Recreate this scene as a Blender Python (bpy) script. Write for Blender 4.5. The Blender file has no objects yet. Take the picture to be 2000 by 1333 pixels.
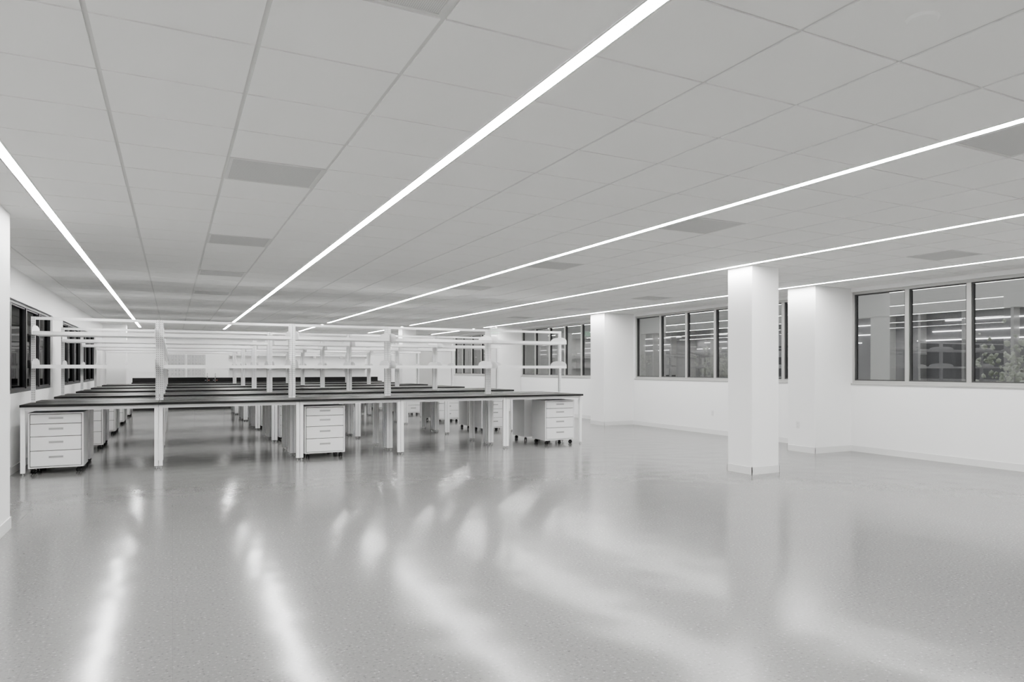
import bpy, math, random
from mathutils import Vector
random.seed(4)
ZOOM=(1.0,1000,666.5)
sc=bpy.context.scene
sc.view_settings.view_transform='AgX'
try: sc.view_settings.look='AgX - Medium High Contrast'
except Exception as ex: print(ex)
sc.view_settings.exposure=-0.10
try:
    sc.cycles.diffuse_bounces=10; sc.cycles.max_bounces=14; sc.cycles.glossy_bounces=6; sc.cycles.transparent_max_bounces=12
except Exception as ex: print(ex)
H=2.755
TH=math.atan(.5642)
# ---------------- helpers
def link(o): sc.collection.objects.link(o); return o
def nt(name):
    m=bpy.data.materials.new(name); m.use_nodes=True
    return m,m.node_tree.nodes,m.node_tree.links,m.node_tree.nodes['Principled BSDF']
def mat(name,col,rough=.5,metal=0,spec=.5,var=.04,scale=8,bump=0,bscale=200):
    m,n,l,b=nt(name)
    tc=n.new('ShaderNodeTexCoord')
    no=n.new('ShaderNodeTexNoise'); no.inputs['Scale'].default_value=scale; no.inputs['Detail'].default_value=3
    l.new(tc.outputs['Object'],no.inputs['Vector'])
    r=n.new('ShaderNodeMix'); r.data_type='RGBA'
    c=Vector(col)
    r.inputs[6].default_value=(*[x*(1-var) for x in col],1); r.inputs[7].default_value=(*[min(1,x*(1+var)) for x in col],1)
    l.new(no.outputs['Fac'],r.inputs[0]); l.new(r.outputs[2],b.inputs['Base Color'])
    b.inputs['Roughness'].default_value=rough; b.inputs['Metallic'].default_value=metal
    b.inputs['Specular IOR Level'].default_value=spec
    if bump:
        n2=n.new('ShaderNodeTexNoise'); n2.inputs['Scale'].default_value=bscale
        l.new(tc.outputs['Object'],n2.inputs['Vector'])
        bp=n.new('ShaderNodeBump'); bp.inputs['Strength'].default_value=bump; bp.inputs['Distance'].default_value=.001
        l.new(n2.outputs['Fac'],bp.inputs['Height']); l.new(bp.outputs['Normal'],b.inputs['Normal'])
    return m
def mth(n,l,op,a,b=None):
    x=n.new('ShaderNodeMath'); x.operation=op
    for i,v in enumerate((a,b)):
        if v is None: continue
        if isinstance(v,(int,float)): x.inputs[i].default_value=v
        else: l.new(v,x.inputs[i])
    return x.outputs[0]
W=(.92,.92,.917)
M_wall=mat('wall_paint',W,.6,var=.008,scale=1.5,bump=.05)
M_base=mat('baseboard_vinyl',(.79,.79,.785),.4,var=.01)
M_tile=mat('ceiling_tile',(.92,.92,.91),.9,spec=.1,var=.01,scale=3,bump=.2,bscale=120)
M_tee=mat('ceiling_tee',(.72,.72,.71),.5,var=.01)
M_white=mat('white_powder_coat',(.92,.92,.92),.35,var=.01)
M_ped=mat('white_steel',(.90,.90,.90),.3,var=.01)
M_gap=mat('dark_gap',(.10,.10,.10),.6)
M_black=mat('black_epoxy',(.014,.0135,.0135),.42,var=.1,spec=.35)
M_alu=mat('grey_aluminium',(.46,.46,.45),.4,metal=.2,var=.02)
M_dark=mat('dark_bronze_frame',(.03,.03,.032),.4,var=.05)
M_chrome=mat('chrome',(.6,.6,.6),.2,metal=1)
M_handle=mat('brushed_handle',(.66,.66,.66),.35,metal=.3)
M_rubber=mat('black_rubber',(.015,.015,.015),.5)
M_red=mat('red_plastic',(.45,.16,.13),.4)
M_blue=mat('grey_plastic',(.3,.31,.34),.4)
M_door=mat('grey_door',(.5,.5,.49),.45)
M_leaf=mat('leaf_green',(.46,.49,.42),.8,var=.4,scale=6)
M_bark=mat('bark',(.3,.28,.26),.9,var=.3)
M_conc=mat('exterior_concrete',(.66,.66,.64),.9,var=.06,scale=2)
M_glz=mat('exterior_dark_glazing',(.25,.25,.255),.15,var=.3,scale=.7)
M_ground=mat('exterior_paving',(.45,.45,.44),.9,var=.2,scale=1)
def perf(name,base,hole,per,frac):
    m,n,l,b=nt(name); tc=n.new('ShaderNodeTexCoord'); s=n.new('ShaderNodeSeparateXYZ'); l.new(tc.outputs['Object'],s.inputs[0])
    fs=[]
    for k in (0,1):
        f=mth(n,l,'FRACT',mth(n,l,'MULTIPLY',mth(n,l,'ADD',s.outputs[k],10.),1/per))
        fs.append(mth(n,l,'LESS_THAN',mth(n,l,'ABSOLUTE',mth(n,l,'SUBTRACT',f,.5)),frac/2))
    p=mth(n,l,'MULTIPLY',fs[0],fs[1])
    r=n.new('ShaderNodeMix'); r.data_type='RGBA'; r.inputs[6].default_value=(*base,1); r.inputs[7].default_value=(*hole,1)
    l.new(p,r.inputs[0]); l.new(r.outputs[2],b.inputs['Base Color']); b.inputs['Roughness'].default_value=.6
    return m
M_vent=perf('perforated_grille',(.68,.68,.67),(.46,.46,.46),.008,.6)
M_peg=perf('pegboard_steel',(.6,.6,.6),(.4,.4,.4),.05,.3)
def slotted():
    m,n,l,b=nt('slotted_post'); tc=n.new('ShaderNodeTexCoord'); s=n.new('ShaderNodeSeparateXYZ'); l.new(tc.outputs['Object'],s.inputs[0])
    f=mth(n,l,'FRACT',mth(n,l,'MULTIPLY',s.outputs[2],1/.032))
    a=mth(n,l,'LESS_THAN',f,.5)
    res=None
    for k in (0,1):
        q=mth(n,l,'LESS_THAN',mth(n,l,'ABSOLUTE',mth(n,l,'SUBTRACT',mth(n,l,'ABSOLUTE',s.outputs[k]),.011)),.003)
        res=q if res is None else mth(n,l,'MAXIMUM',res,q)
    above=mth(n,l,'GREATER_THAN',s.outputs[2],.96)
    p=mth(n,l,'MULTIPLY',mth(n,l,'MULTIPLY',a,res),above)
    r=n.new('ShaderNodeMix'); r.data_type='RGBA'; r.inputs[6].default_value=(.92,.92,.92,1); r.inputs[7].default_value=(.22,.22,.22,1)
    l.new(p,r.inputs[0]); l.new(r.outputs[2],b.inputs['Base Color']); b.inputs['Roughness'].default_value=.35
    return m
M_post=slotted()
def emis(name,col,s):
    m=bpy.data.materials.new(name); m.use_nodes=True; n=m.node_tree.nodes; l=m.node_tree.links
    b=n['Principled BSDF']; b.inputs['Base Color'].default_value=(.9,.9,.9,1); b.inputs['Emission Color'].default_value=(*col,1); b.inputs['Emission Strength'].default_value=s
    return m
M_light=emis('led_diffuser',(1,.995,.985),70)
M_exit=emis('exit_green',(.1,1,.4),.8)
M_nlight=emis('neighbour_light',(1,1,1),7)
def glass(name,tint,gl,fac):
    m=bpy.data.materials.new(name); m.use_nodes=True; n=m.node_tree.nodes; l=m.node_tree.links; n.remove(n['Principled BSDF'])
    out=n['Material Output']; t=n.new('ShaderNodeBsdfTransparent'); t.inputs[0].default_value=(*[tint]*3,1)
    g=n.new('ShaderNodeBsdfGlossy'); g.inputs['Color'].default_value=(*[gl]*3,1); g.inputs['Roughness'].default_value=.0
    lw=n.new('ShaderNodeLayerWeight'); lw.inputs['Blend'].default_value=fac
    x=n.new('ShaderNodeMixShader'); l.new(lw.outputs['Facing'],x.inputs[0]); l.new(t.outputs[0],x.inputs[1]); l.new(g.outputs[0],x.inputs[2]); l.new(x.outputs[0],out.inputs[0])
    return m
M_glass=glass('tinted_window_glass',.72,.45,.5)
M_glassL=glass('dark_window_glass',.10,.25,.3)
def floor_mat():
    m,n,l,b=nt('polished_vinyl_floor'); tc=n.new('ShaderNodeTexCoord')
    n1=n.new('ShaderNodeTexNoise'); n1.inputs['Scale'].default_value=60; n1.inputs['Detail'].default_value=2; l.new(tc.outputs['Object'],n1.inputs['Vector'])
    cr=n.new('ShaderNodeValToRGB'); cr.color_ramp.elements[0].position=.30; cr.color_ramp.elements[0].color=(.13,.13,.128,1)
    cr.color_ramp.elements[1].position=.72; cr.color_ramp.elements[1].color=(.36,.36,.355,1)
    e=cr.color_ramp.elements.new(.37); e.color=(.200,.1992,.196,1); e=cr.color_ramp.elements.new(.63); e.color=(.218,.217,.2135,1)
    l.new(n1.outputs['Fac'],cr.inputs[0])
    br=n.new('ShaderNodeTexBrick'); br.offset=0; br.inputs['Scale'].default_value=1; br.inputs['Brick Width'].default_value=.61; br.inputs['Row Height'].default_value=.61
    br.inputs['Mortar Size'].default_value=.0014; br.inputs['Color1'].default_value=(1,1,1,1); br.inputs['Color2'].default_value=(.985,.985,.985,1); br.inputs['Mortar'].default_value=(.88,.88,.88,1)
    l.new(tc.outputs['Object'],br.inputs['Vector'])
    mx=n.new('ShaderNodeMix'); mx.data_type='RGBA'; mx.blend_type='MULTIPLY'; mx.inputs[0].default_value=1
    l.new(cr.outputs[0],mx.inputs[6]); l.new(br.outputs['Color'],mx.inputs[7]); l.new(mx.outputs[2],b.inputs['Base Color'])
    n2=n.new('ShaderNodeTexNoise'); n2.inputs['Scale'].default_value=3.2; n2.inputs['Detail'].default_value=0; l.new(tc.outputs['Object'],n2.inputs['Vector'])
    bp=n.new('ShaderNodeBump'); bp.inputs['Strength'].default_value=.08; bp.inputs['Distance'].default_value=.035
    l.new(n2.outputs['Fac'],bp.inputs['Height']); l.new(bp.outputs['Normal'],b.inputs['Normal'])
    b.inputs['Roughness'].default_value=.155
    b.inputs['Specular IOR Level'].default_value=.26
    return m
M_floor=floor_mat()

FQ=[(0,3,2,1),(4,5,6,7),(0,1,5,4),(1,2,6,5),(2,3,7,6),(3,0,4,7)]
def bmesh_boxes(name,boxes,mats):
    V=[];F=[];MI=[]
    for b in boxes:
        x0,y0,z0,x1,y1,z1=b[:6]; k=len(V); mi=b[6] if len(b)>6 else 0
        V+=[(x0,y0,z0),(x1,y0,z0),(x1,y1,z0),(x0,y1,z0),(x0,y0,z1),(x1,y0,z1),(x1,y1,z1),(x0,y1,z1)]
        F+=[tuple(k+i for i in q) for q in FQ]; MI+=[mi]*6
    me=bpy.data.meshes.new(name); me.from_pydata(V,[],F)
    if not isinstance(mats,(list,tuple)): mats=[mats]
    for m in mats: me.materials.append(m)
    for p,i in zip(me.polygons,MI): p.material_index=i
    me.update(); return me
def obj(name,me,loc=(0,0,0),parent=None,rz=0,bevel=0):
    o=link(bpy.data.objects.new(name,me)); o.location=loc; o.rotation_euler[2]=rz
    if parent: o.parent=parent
    if bevel:
        m=o.modifiers.new('bevel','BEVEL'); m.width=bevel; m.segments=2; m.limit_method='ANGLE'
    return o
def struct(o,label=None,cat=None):
    o['kind']='structure'
    if label: o['label']=label
    if cat: o['category']=cat
    return o
def top(o,label,cat,group=None):
    o['label']=label; o['category']=cat
    if group: o['group']=group
    return o
def tube(V,F,pts,r,seg=10):
    k=len(V); n=len(pts)
    for i,p in enumerate(pts):
        p=Vector(p); a=Vector(pts[max(0,i-1)]); b=Vector(pts[min(n-1,i+1)]); d=(b-a).normalized()
        up=Vector((1,0,0)) if abs(d.x)<.9 else Vector((0,1,0)); u=d.cross(up).normalized(); v=d.cross(u)
        for s in range(seg):
            t=2*math.pi*s/seg; V.append(tuple(p+u*math.cos(t)*r+v*math.sin(t)*r))
    for i in range(n-1):
        for s in range(seg):
            F.append((k+i*seg+s,k+i*seg+(s+1)%seg,k+(i+1)*seg+(s+1)%seg,k+(i+1)*seg+s))
    F.append(tuple(k+s for s in range(seg))[::-1]); F.append(tuple(k+(n-1)*seg+s for s in range(seg)))
def tmesh(name,tubes,mats,boxes=()):
    V=[];F=[];MI=[]
    for t in tubes:
        pts,r=t[0],t[1]; mi=t[2] if len(t)>2 else 0
        f0=len(F); tube(V,F,pts,r); MI+=[mi]*(len(F)-f0)
    for b in boxes:
        x0,y0,z0,x1,y1,z1=b[:6]; k=len(V); mi=b[6] if len(b)>6 else 0
        V+=[(x0,y0,z0),(x1,y0,z0),(x1,y1,z0),(x0,y1,z0),(x0,y0,z1),(x1,y0,z1),(x1,y1,z1),(x0,y1,z1)]
        F+=[tuple(k+i for i in q) for q in FQ]; MI+=[mi]*6
    me=bpy.data.meshes.new(name); me.from_pydata(V,[],F)
    if not isinstance(mats,(list,tuple)): mats=[mats]
    for m in mats: me.materials.append(m)
    for p,i in zip(me.polygons,MI): p.material_index=i
    return me

# ---------------- room
XL,XR,YF,YB=-1.85,10.02,-4.0,28.6
struct(obj('floor',bmesh_boxes('floor',[(XL-.2,YF-.2,-.1,XR+.2,YB+.2,0)],M_floor)),'pale grey polished speckled vinyl tile floor','floor')
ZS,ZT=1.15,2.69
Lwin=[(8.6,15.8),(17.2,24.0)]
ZLS,ZLT=1.06,2.33
def wall_with(x0,x1,wins,zs,zt):
    bx=[]; y=YF
    for a,b in wins:
        bx.append((x0,y,0,x1,a,H)); bx.append((x0,a,0,x1,b,zs)); bx.append((x0,a,zt,x1,b,H)); y=b
    bx.append((x0,y,0,x1,YB,H)); return bx
Rwin=[[4.36,5.38,6.41,7.43,8.48],[9.10,10.09,11.08,12.07,13.06,14.06,15.1],[15.86,16.86,17.86,18.86,19.86,20.86,21.86],[22.5,23.5,24.5,25.5,26.5,27.5,28.4]]
struct(obj('wall_right',bmesh_boxes('wall_right',wall_with(XR,XR+.18,[(w[0],w[-1]) for w in Rwin],ZS,ZT),M_wall)),'white painted wall with long window openings','wall')
struct(obj('wall_left',bmesh_boxes('wall_left',wall_with(XL-.18,XL,Lwin,ZLS,ZLT),M_wall)),'white painted wall with dark windows','wall')
struct(obj('wall_back',bmesh_boxes('wall_back',[(XL-.18,YB,0,XR+.18,YB+.18,H)],M_wall)),'white painted end wall above the sink bench','wall')
struct(obj('wall_front',bmesh_boxes('wall_front',[(XL-.18,YF-.18,0,XR+.18,YF,H)],M_wall)),'white painted end wall','wall')
cols=[(6.63,7.21,7.105,7.685,'freestanding square white column on the open floor'),
 (9.17,8.48,XR-.001,9.09,'square white column engaged in the windowed wall'),
 (9.17,15.15,XR-.001,15.82,'square white column engaged in the windowed wall'),
 (9.17,21.87,XR-.001,22.49,'square white column engaged in the windowed wall'),
 (XL+.001,7.35,-1.24,8.0,'square white column against the dark-windowed wall'),
 (XL+.001,26.3,-1.24,26.95,'square white column near the end wall'),
 (6.80,24.5,7.28,24.98,'freestanding square white column beyond the bench rows')]
for x0,y0,x1,y1,lab in cols:
    cx,cy=(x0+x1)/2,(y0+y1)/2
    e=obj('column',bmesh_boxes('column',[(x0-cx,y0-cy,0,x1-cx,y1-cy,H-.0005)],M_wall),(cx,cy,0),bevel=.004); top(e,lab,'column')
    t=.009; wl=x1>XR-.1; ll=x0<XL+.1
    bb=[(x0-cx-(0 if ll else t),y0-cy-t,0,x1-cx+(0 if wl else t),y0-cy-.0005,.10),(x0-cx-(0 if ll else t),y1-cy+.0005,0,x1-cx+(0 if wl else t),y1-cy+t,.10)]
    if not ll: bb.append((x0-cx-t,y0-cy-t,0,x0-cx-.0005,y1-cy+t,.10))
    if not wl: bb.append((x1-cx+.0005,y0-cy-t,0,x1-cx+t,y1-cy+t,.10))
    obj('baseboard',bmesh_boxes('colbase',bb,M_base),(0,0,0),e)
def segs(y0,y1,cuts):
    r=[];y=y0
    for a,b in cuts: r.append((y,a)); y=b
    r.append((y,y1)); return r
struct(obj('baseboard_right',bmesh_boxes('bbr',[(XR-.010,a,0,XR,b,.10) for a,b in segs(YF,YB,[(8.467,9.103),(15.137,15.833),(21.857,22.503)])],M_base)),'white vinyl baseboard','baseboard')
struct(obj('baseboard_left',bmesh_boxes('bbl',[(XL,a,0,XL+.010,b,.10) for a,b in segs(YF,YB,[(7.337,8.013),(26.287,26.963)])],M_base)),'white vinyl baseboard','baseboard')
struct(obj('baseboard_back',bmesh_boxes('bbb',[(7.1,YB-.010,0,8.25,YB,.10)],M_base)),'white vinyl baseboard','baseboard')
wn=1
M_gask=mat('gasket_grey',(.08,.08,.08),.5)
def window(x,dirx,ys,zs,zt,mf,mg,lab,recess=.03,fw=.045,mw=.037):
    global wn
    xa,xb=sorted((x+dirx*recess,x+dirx*(recess+.09)))
    a,b=ys[0],ys[-1]
    bx=[(xa,a,zs,xb,b,zs+fw),(xa,a,zt-fw,xb,b,zt),(xa,a,zs+fw,xb,a+fw,zt-fw),(xa,b-fw,zs+fw,xb,b,zt-fw)]
    for y in ys[1:-1]: bx.append((xa,y-mw,zs+fw,xb,y+mw,zt-fw))
    o=struct(obj('window_%d'%wn,bmesh_boxes('window',bx,mf),bevel=.003),lab,'window'); wn+=1
    xm=(xa+xb)/2; pa=[]
    ga=[]
    for i in range(len(ys)-1):
        p=ys[i]+(fw if i==0 else mw); q=ys[i+1]-(fw if i==len(ys)-2 else mw)
        pa.append((xm-.004,p,zs+fw,xm+.004,q,zt-fw))
        g=.018
        x0,x1=xm-.030,xm+.030
        ga+=[(x0,p,zs+fw,x1,q,zs+fw+g),(x0,p,zt-fw-g,x1,q,zt-fw),(x0,p,zs+fw+g,x1,p+g,zt-fw-g),(x0,q-g,zs+fw+g,x1,q,zt-fw-g)]
    g=obj('glass_pane',bmesh_boxes('glass',pa,mg),parent=o); g['kind']='structure'
    g=obj('gasket',bmesh_boxes('gasket',ga,M_dark if mf is M_dark else M_gask),parent=o); g['kind']='structure'
for w in Rwin: window(XR,1,w,ZS,ZT,M_alu,M_glass,'long aluminium-framed window band with reflective tinted panes')
window(XL,-1,[8.6,9.8,11.0,12.2,13.4,14.6,15.8],ZLS,ZLT,M_dark,M_glassL,'dark-framed window band with dark glass')
window(XL,-1,[17.2,18.3,19.4,20.6,21.7,22.9,24.0],ZLS,ZLT,M_dark,M_glassL,'dark-framed window band with dark glass')
n_=1
for w in Rwin:
    struct(obj('trim_%d'%n_,bmesh_boxes('sill',[(XR-.012,w[0],ZS-.03,XR+.03,w[-1],ZS-.0005)],M_alu),bevel=.003),'slim grey aluminium window sill','sill'); n_+=1

# ---------------- ceiling
strips=[-.93,1.555,4.04,6.525,9.01]; HW=.036
cells=[]
xe=[(XL,-1.57),(-1.57,-.93-HW)]
for i,s in enumerate(strips):
    a=s+HW; b=(strips[i+1]-HW) if i<4 else None
    if b:
        p=(b-a)/4; xe+=[(a+p*k,a+p*(k+1)) for k in range(4)]
    else: xe+=[(a,a+.604),(a+.604,XR)]
P=.61; y0=2.105-P*10
ye=[(y0+P*k,y0+P*(k+1)) for k in range(54)]
def cell(xc,yc):
    for i,(a,b) in enumerate(xe):
        if a<=xc<b:
            for j,(c,d) in enumerate(ye):
                if c<=yc<d: return i,j
returns=[(.6,2.4),(.6,5.4),(.6,8.5),(.6,11.5),(.6,14.6),(4.4,2.4),(4.4,5.4),(4.4,8.5),(4.4,11.5),(8.1,5.4),(8.1,11.5),(8.1,17.6),(8.1,.5)]
grills=[(5.0,12.7),(5.0,15.7),(8.1,14.6)]
skip={cell(*v):'r' for v in returns}; skip.update({cell(*v):'g' for v in grills})
g=.0100
bx=[(XL-.18,YF-.18,H+.007,XR+.18,YB+.18,H+.12,1)]
for i,(a,b) in enumerate(xe):
    for j,(c,d) in enumerate(ye):
        c2=max(c,YF); d2=min(d,YB)
        if d2-c2<.05 or (i,j) in skip: continue
        bx.append((a+(g if a>XL else 0),c2+g*.7,H,b-(g if b<XR else 0),d2-g*.7,H+.0065,0))
struct(obj('ceiling',bmesh_boxes('ceiling',bx,[M_tile,M_tee])),'white lay-in acoustic tile ceiling with metal grid','ceiling')
for (i,j),k in skip.items():
    a,b=xe[i]; c,d=ye[j]; cx,cy=(a+b)/2,(c+d)/2; w=(b-a)/2-g; h=(d-c)/2-g
    e=link(bpy.data.objects.new('ceiling_vent',None)); e.location=(cx,cy,H); e.empty_display_size=.2
    if k=='r':
        top(e,'flat grey perforated square air return panel in the ceiling grid','ceiling vent','ceiling return grilles')
        obj('frame',bmesh_boxes('vf',[(-w,-h,-.002,w,-h+.02,.0065),(-w,h-.02,-.002,w,h,.0065),(-w,-h+.02,-.002,-w+.02,h-.02,.0065),(w-.02,-h+.02,-.002,w,h-.02,.0065)],M_tee),parent=e)
        obj('perforated_panel',bmesh_boxes('vp',[(-w+.02,-h+.02,.0,w-.02,h-.02,.005)],M_vent),parent=e)
    else:
        top(e,'white square louvred air supply diffuser in the ceiling grid','ceiling vent','ceiling supply diffusers')
        obj('frame',bmesh_boxes('vf',[(-w,-h,-.002,w,-h+.03,.0065),(-w,h-.03,-.002,w,h,.0065),(-w,-h+.03,-.002,-w+.03,h-.03,.0065),(w-.03,-h+.03,-.002,w,h-.03,.0065)],M_white),parent=e)
        lv=[(-w+.03,-h+.03,.003,w-.03,h-.03,.0055,1)]
        n=30
        for q in range(n):
            yy=-h+.036+(2*h-.072)*q/(n-1); lv.append((-w+.03,yy-.004,-.003,w-.03,yy+.004,.002,0))
        for q in range(24):
            xx=-w+.04+(2*w-.08)*q/23; lv.append((xx-.003,-h+.03,-.001,xx+.003,h-.03,.0025,0))
        obj('louvre',bmesh_boxes('lv',lv,[M_white,M_gap]),parent=e)
def strip(x,y0,y1):
    e=link(bpy.data.objects.new('linear_ceiling_light',None)); e.location=(x,y0,H); e.empty_display_size=.2
    top(e,'long recessed white linear LED strip light in the ceiling','ceiling light','recessed linear lights')
    L=y1-y0
    obj('trim_flange',bmesh_boxes('fl',[(-HW,0,-.001,-HW+.004,L,.0065),(HW-.004,0,-.001,HW,L,.0065),(-HW+.004,0,-.001,HW-.004,.01,.0065),(-HW+.004,L-.01,-.001,HW-.004,L,.0065)],M_white),parent=e)
    obj('light_diffuser',bmesh_boxes('df',[(-HW+.004,.01,.0,HW-.004,L-.01,.005)],M_light),parent=e)
for i,x in enumerate(strips):
    if i<2: strip(x,-3.2,28.0)
    else: strip(x,-3.2,22.6); strip(x,23.5,28.2)
def disc(name,r,h,m,seg=32,rings=((1,0),(1,.5),(.8,1),(0,1))):
    V=[];F=[]
    n=len(rings)-1
    for fr,fz in rings[:-1]:
        for s in range(seg):
            t=2*math.pi*s/seg; V.append((r*fr*math.cos(t),r*fr*math.sin(t),-h*fz))
    for i in range(n-1):
        for s in range(seg): F.append((i*seg+s,i*seg+(s+1)%seg,(i+1)*seg+(s+1)%seg,(i+1)*seg+s))
    F.append(tuple((n-1)*seg+s for s in range(seg)))
    me=bpy.data.meshes.new(name); me.from_pydata(V,[],F); me.materials.append(m); return me
e=obj('sprinkler_cover',disc('sc',.062,.012,M_tile,rings=((1,0),(1,.4),(.85,1),(0,1))),(2.53,1.80,H+.004)); top(e,'small round white concealed sprinkler cover plate','sprinkler')
# ---------------- lab benches
ed=[-1.72,-.17,1.69,3.24,5.10,6.63]
ZB=.926
cache={}
def cached(k,f):
    if k not in cache: cache[k]=f()
    return cache[k]
leg_me=tmesh('leg',[([(0,0,0),(0,0,.008)],.022,1),([(0,0,.008),(0,0,.04)],.009,1)],[M_white,M_chrome],[(-.024,-.024,.035,.024,.024,ZB-.032)])
def bench(x0,x1,yf,yb,row):
    w=round(x1-x0-.004,3); d=yb-yf
    e=link(bpy.data.objects.new('lab_bench',None)); e.location=(x0+.002+w/2,(yf+yb)/2,0); e.empty_display_size=.3
    top(e,'white steel-framed lab bench with black epoxy worktop','bench','lab benches in island rows')
    h=w/2; q=d/2
    obj('worktop',cached(('wt',w),lambda:bmesh_boxes('worktop',[(-h,-q,ZB-.032,h,q,ZB)],M_black)),parent=e)
    obj('frame',cached(('fr',w),lambda:bmesh_boxes('frame',[(-h+.050,-q+.06,ZB-.080,h-.050,-q+.09,ZB-.0325),(-h+.050,q-.09,ZB-.080,h-.050,q-.06,ZB-.0325),(-h+.002,-q+.105,ZB-.080,-h+.035,q-.105,ZB-.0325),(h-.035,-q+.105,ZB-.080,h-.002,q-.105,ZB-.0325)],M_white)),parent=e)
    for sx in (-1,1):
        for sy in (-1,1): obj('leg',leg_me,(sx*(h-.025),sy*(q-.08),0),e)
ZTOP=2.125
post_me=tmesh('post',[([(0,0,0),(0,0,.008)],.020,1),([(0,0,.008),(0,0,.04)],.009,1)],[M_post,M_chrome],[(-.024,-.024,.035,.024,.024,ZTOP)])
def dome():
    prof=[]
    n=14
    for i in range(n+1):
        t=math.pi*i/n
        y=-math.copysign(abs(math.cos(t))**.8,math.cos(t))*.34; z=.04+.10*math.sin(t)**.8
        prof.append((y,z))
    prof=[(-.34,0)]+prof+[(.34,0)]
    V=[(-.0015,y,z) for y,z in prof]+[(.0015,y,z) for y,z in prof]; m=len(prof)
    F=[tuple(range(m))[::-1],tuple(range(m,2*m))]+[(i,(i+1)%m,m+(i+1)%m,m+i) for i in range(m)]
    me=bpy.data.meshes.new('bracket'); me.from_pydata(V,[],F); me.materials.append(M_white); return me
dome_me=dome()
def rack(x0,x1,yc):
    w=round(x1-x0-.004,3); h=w/2
    e=link(bpy.data.objects.new('shelving_rack',None)); e.location=(x0+.002+h,yc,0); e.empty_display_size=.3
    top(e,'empty white double-sided shelving rack with slotted posts above lab benches','shelving','island shelving racks')
    for s in (-1,1): obj('post',post_me,(s*(h-.025),0,0),e)
    obj('top_rail',cached(('tr',w),lambda:bmesh_boxes('top_rail',[(-h+.050,-.02,ZTOP-.042,h-.050,.02,ZTOP-.003)],M_white)),parent=e)
    def shelf():
        return bmesh_boxes('shelf',[(-h+.06,-.145,0,h-.06,.145,.010),(-h+.06,-.15,0,h-.06,-.145,.05),(-h+.06,.145,0,h-.06,.15,.05)],M_white)
    for z in (1.40,1.86):
        for s in (-1,1):
            obj('shelf',cached(('sh',w),shelf),(0,s*.185,z),e)
            obj('bracket',dome_me,(s*(h-.0535),0,z),e)
PW,PD,PZ0,PZ1=.605,.56,.075,.81
def ped_body():
    h=PW/2;q=PD/2;t=.018
    return bmesh_boxes('carcass',[(-h,-q,PZ0,-h+t,q,PZ1),(h-t,-q,PZ0,h,q,PZ1),(-h+t,-q,PZ0,h-t,q,PZ0+t),(-h+t,-q,PZ1-t,h-t,q,PZ1),(-h+t,q-.01,PZ0+t,h-t,q,PZ1-t),(-h+t,-q+.03,PZ0+t,h-t,-q+.04,PZ1-t,1)],[M_ped,M_gap])
body_me=ped_body()
dh=[.115,.155,.175,.195]
tot=PZ1-PZ0-.05; sc_=(tot-.008*3)/sum(dh); dh=[x*sc_ for x in dh]
draw_me=[bmesh_boxes('drawer',[(-PW/2+.025,-.012,-x/2,PW/2-.025,.028,x/2)],M_ped) for x in dh]
hand_me=bmesh_boxes('handle',[(-.08,-.006,-.014,.08,0,-.010),(-.08,-.006,.010,.08,0,.014),(-.08,-.006,-.010,-.076,0,.010),(.076,-.006,-.010,.08,0,.010),(-.076,-.003,-.010,.076,0,.010,1)],[M_handle,mat('handle_recess',(.42,.42,.42),.4,metal=.2)])
cast_me=tmesh('caster',[([(-.024,0,.028),(-.007,0,.028)],.028,0),([(.007,0,.028),(.024,0,.028)],.028,0),([(-.027,0,.028),(.027,0,.028)],.010,1)],[M_rubber,M_chrome],[(-.007,-.024,.03,.007,.018,.066,0),(-.025,-.03,.066,.025,.02,.0745,1)])
def ped(x0,y0,rz,near):
    e=link(bpy.data.objects.new('drawer_pedestal',None)); e.location=(x0+PW/2,y0+PD/2,0); e.rotation_euler[2]=rz; e.empty_display_size=.3
    top(e,'white steel four-drawer mobile pedestal on black casters under bench','drawer cabinet','mobile drawer pedestals')
    obj('carcass',body_me,parent=e)
    z=PZ1-.025
    for k,x in enumerate(dh):
        d=obj('drawer',draw_me[k],(0,-PD/2+.002,z-x/2),e,bevel=.003 if near else 0)
        obj('handle',hand_me,(0,-.012,x*.10),d)
        z-=x+.008
    for sx in (-1,1):
        for sy in (-1,1):
            obj('caster',cast_me,(sx*(PW/2-.055),sy*(PD/2-.06),0),e,rz=random.uniform(-.6,.6))
rows=[11.70,14.83,17.96,21.09,24.22]
for r,yf in enumerate(rows):
    for i in range(5):
        bench(ed[i],ed[i+1],yf,yf+.86,r)
        bench(ed[i],ed[i+1],yf+.94,yf+1.80,r)
        rack(ed[i],ed[i+1],yf+.90)
    for px in (-1.655,1.78,5.94):
        ped(px,yf+.20,random.uniform(-.012,.012),r==0)
        ped(px+(.0 if px<0 else -.02),yf+1.06,math.pi+random.uniform(-.012,.012),False)
# ---------------- back wall sink bench
cx0=-1.15; cw=.9; nc=9
yb0=YB-.68
cab_me=bmesh_boxes('cabody',[(-cw/2+.002,.03,.10,cw/2-.002,.67,ZB-.033),(-cw/2+.002,.09,0,cw/2-.002,.6,.10,1)],[M_white,M_gap])
dr_me=bmesh_boxes('cdoor',[(-cw/4+.004,-.02,-.28,cw/4-.004,0,.28)],M_white)
hd_me=bmesh_boxes('chandle',[(-.05,-.03,-.006,.05,-.022,.006),(-.05,-.03,-.006,-.042,0,.006),(.042,-.03,-.006,.05,0,.006)],M_handle)
for k in range(nc):
    e=obj('base_cabinet',cab_me,(cx0+cw*(k+.5),yb0,0)); top(e,'white two-door base cabinet under black sink counter','cabinet','sink wall base cabinets')
    for s in (-1,1):
        d=obj('door',dr_me,(s*cw/4,.029,.56),e); obj('handle',hd_me,(0,-.02,.22),d)
X1=cx0+cw*nc
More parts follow.
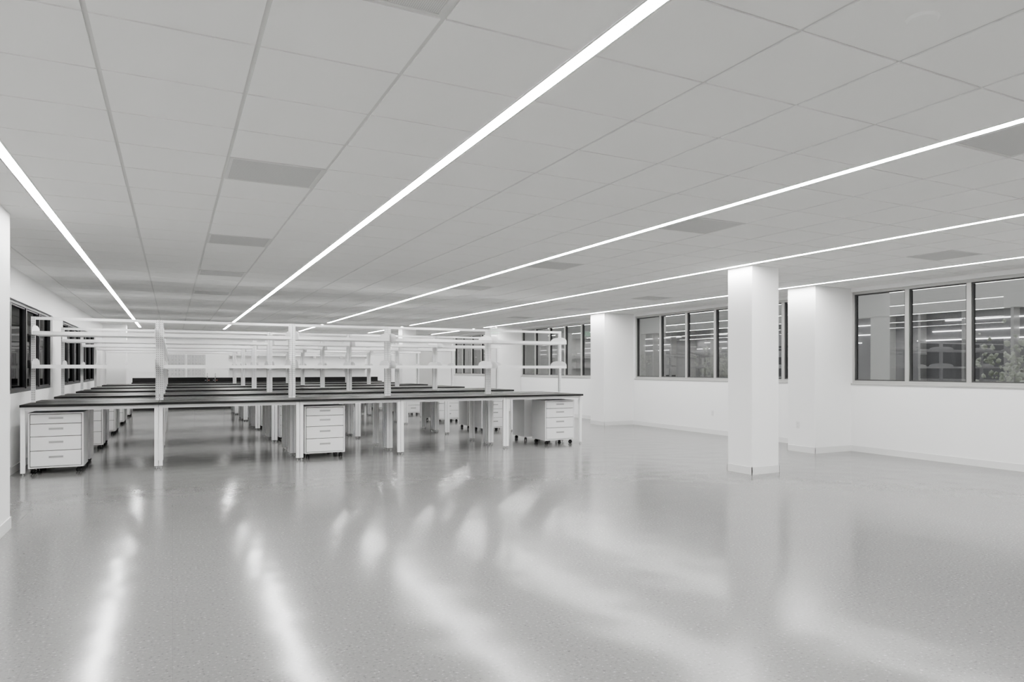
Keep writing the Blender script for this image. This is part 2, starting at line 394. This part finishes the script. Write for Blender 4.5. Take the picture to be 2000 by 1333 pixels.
e=obj('countertop',bmesh_boxes('ct',[(cx0-.02,yb0-.02,ZB-.032,X1+.02,YB-.002,ZB)],M_black)); top(e,'long black epoxy countertop along the end wall','countertop')
e=obj('backsplash',bmesh_boxes('bs',[(cx0-.02,YB-.022,ZB+.0005,X1+.02,YB-.002,ZB+.15)],M_black)); top(e,'black epoxy backsplash strip standing on the end wall countertop','backsplash')
for fx in (1.05,1.3):
    e=link(bpy.data.objects.new('faucet',None)); e.location=(fx,YB-.18,ZB); top(e,'chrome gooseneck lab faucet with coloured lever knobs','faucet','lab faucets')
    pts=[(0,0,0),(0,0,.22)]+[(0,-.08+.08*math.cos(t),.22+.08*math.sin(t)) for t in [math.pi*i/8 for i in range(1,9)]]+[(0,-.16,.16)]
    obj('spout',tmesh('spout',[(pts,.012)],M_chrome),parent=e)
    obj('knob',tmesh('kn',[([(.03,0,.06),(.07,0,.06)],.014)],M_red),parent=e)
    obj('knob',tmesh('kn',[([(-.07,0,.06),(-.03,0,.06)],.014)],M_blue),parent=e)
for px in (.1,.72):
    e=link(bpy.data.objects.new('drying_rack',None)); e.location=(px,YB,1.5); top(e,'steel pegboard drying rack mounted above the sink','drying rack','pegboard drying racks')
    obj('backboard',bmesh_boxes('pb',[(-.28,-.02,-.38,.28,-.001,.38)],M_peg),parent=e)
    tb=[([(-.22+.11*i,-.02,-.3+.12*j),(-.22+.11*i,-.12,-.27+.12*j)],.006) for i in range(5) for j in range(6)]
    obj('peg',tmesh('pegs',tb,M_white),parent=e)['kind']='stuff'
    obj('drip_tray',bmesh_boxes('dt',[(-.28,-.13,-.41,.28,-.001,-.395),(-.28,-.13,-.395,.28,-.125,-.37)],M_handle),parent=e)
for k in range(5):
    x=2.2+k*.96
    for z in (1.45,1.85):
        e=obj('wall_shelf',bmesh_boxes('ws',[(-.46,-.3,0,.46,-.001,.02),(-.46,-.3,.02,.46,-.295,.05),(-.46,-.28,-.08,-.45,-.001,0),(.45,-.28,-.08,.46,-.001,0)],M_white),(x,YB,z)); top(e,'empty white metal wall shelf above the counter','shelf','end wall shelves')
d=struct(obj('door_1',bmesh_boxes('door',[(8.35,YB-.03,.01,9.25,YB-.001,2.10)],M_door)),'flat grey flush door in the end wall','door')
struct(obj('trim_%d'%n_,bmesh_boxes('dframe',[(8.29,YB-.04,0,8.345,YB-.001,2.16),(9.255,YB-.04,0,9.31,YB-.001,2.16),(8.345,YB-.04,2.105,9.255,YB-.001,2.16)],M_alu)),'grey metal door frame','door frame')
h=obj('door_handle',tmesh('dh',[([(8.43,YB-.03,1.0),(8.43,YB-.08,1.0)],.01),([(8.43,YB-.08,1.0),(8.55,YB-.08,1.0)],.01)],M_chrome),parent=d)
# exit sign
e=link(bpy.data.objects.new('exit_sign',None)); e.location=(8.5,20.5,H); top(e,'green and white EXIT sign hanging from the ceiling','exit sign')
obj('mount',tmesh('em',[([(0,0,-.0),(0,0,-.14)],.012)],M_white),parent=e)
obj('sign_panel',bmesh_boxes('ep',[(-.15,-.015,-.34,.15,.015,-.14)],M_white),parent=e)
cu=bpy.data.curves.new('exit_text','FONT'); cu.body='EXIT'; cu.size=.17; cu.extrude=.003; cu.align_x='CENTER'; cu.align_y='CENTER'; cu.materials.append(M_exit)
t=link(bpy.data.objects.new('tmp',cu)); bpy.context.view_layer.update()
me=bpy.data.meshes.new_from_object(t.evaluated_get(bpy.context.evaluated_depsgraph_get())); bpy.data.objects.remove(t)
if not me.materials: me.materials.append(M_exit)
o=obj('lettering',me,(0,-.019,-.24),e); o.rotation_euler=(math.pi/2,0,0)
def outlet(x,y,z,rz,lab):
    e=obj('power_outlet',bmesh_boxes('ol',[(-.037,-.006,-.058,.037,0,.058),(-.017,-.009,.008,.017,-.006,.04),(-.017,-.009,-.04,.017,-.006,-.008)],M_base),(x,y,z),rz=rz,bevel=.002); top(e,lab,'power outlet','wall power outlets')
    for zz in (.024,-.024):
        obj('socket_slot',bmesh_boxes('sl',[(-.008,-.0095,-.006,-.006,-.009,.006),(.006,-.0095,-.006,.008,-.009,.006)],M_gap),(0,0,zz),e)
outlet(9.17,8.86,.45,-math.pi/2,'white duplex power outlet on a column face')
outlet(XR,18.0,.45,-math.pi/2,'white duplex power outlet low on the wall')
outlet(XR,12.1,.45,-math.pi/2,'white duplex power outlet low on the wall')
# ---------------- exterior: courtyard and a facing glazed wing
gr=obj('ground',bmesh_boxes('ground',[(XR+.25,-15,-.4,60,70,-.15)],M_ground)); gr['kind']='structure'; gr['label']='pale exterior paving beyond the windows'
NX=19.0
fb=[(NX,-12,-.15,NX+.4,62,.7,0),(NX,-12,3.0,NX+.4,62,3.9,0),(NX,-12,6.0,NX+.4,62,6.6,0),(NX+.3,-12,.7,NX+.4,62,3.0,1),(NX+.3,-12,3.9,NX+.4,62,6.0,1)]
y=-12; k=0
while y<62:
    ww=.35 if k%5==0 else .04
    m_=0 if k%5==0 else 2
    fb+=[(NX+.02,y-ww,.7,NX+.3,y+ww,3.0,m_),(NX+.02,y-ww,3.9,NX+.3,y+ww,6.0,m_)]
    y+=1.35; k+=1
for z,a in ((2.75,0),(2.45,.4),(2.2,.9)):
    y=-11
    while y<60:
        fb.append((NX+.27,y+a,z,NX+.295,y+a+3.2,z+.03,3)); y+=5.2
e=obj('neighboring_building',bmesh_boxes('nb',fb,[M_conc,M_glz,M_alu,M_nlight])); struct(e,'pale concrete glazed building wing across the courtyard','building')
import bmesh
def tree(x,y,s):
    e=link(bpy.data.objects.new('tree',None)); e.location=(x,y,-.15); top(e,'leafy green tree standing outside the windows','tree','trees outside the windows')
    obj('trunk',tmesh('trunk',[([(0,0,0),(.05,0,1.0*s),(0,.05,1.9*s)],.05*s)],M_bark),parent=e)
    bm=bmesh.new()
    for k in range(260):
        c=Vector((random.gauss(0,.55),random.gauss(0,.55),random.gauss(1.9,.45)))*s
        r=random.uniform(.03,.09)*s
        res=bmesh.ops.create_icosphere(bm,subdivisions=1,radius=r)
        for v in res['verts']: v.co=v.co*random.uniform(.5,1.4)+c
    me=bpy.data.meshes.new('foliage'); bm.to_mesh(me); bm.free(); me.materials.append(M_leaf)
    obj('foliage',me,parent=e)['kind']='stuff'
for x,y,s in [(17,9.5,.8),(16.6,19.6,.8),(17,26,.9),(17,37,.9)]: tree(x,y,s)
# world
w=bpy.data.worlds.new('world'); sc.world=w; w.use_nodes=True
bg=w.node_tree.nodes['Background']; bg.inputs[0].default_value=(.97,.985,1,1); bg.inputs[1].default_value=1.8
# camera
cam=bpy.data.cameras.new('camera'); co=link(bpy.data.objects.new('camera',cam)); co.location=(0,0,1.4); co.rotation_euler=(math.pi/2,0,-TH)
zk,zx,zy=ZOOM
cam.sensor_width=36; cam.lens=1418/2000*36*zk; cam.shift_x=(zx-1137)/2000*zk; cam.shift_y=-(zy-720)/2000*zk; cam.clip_end=300
sc.camera=co
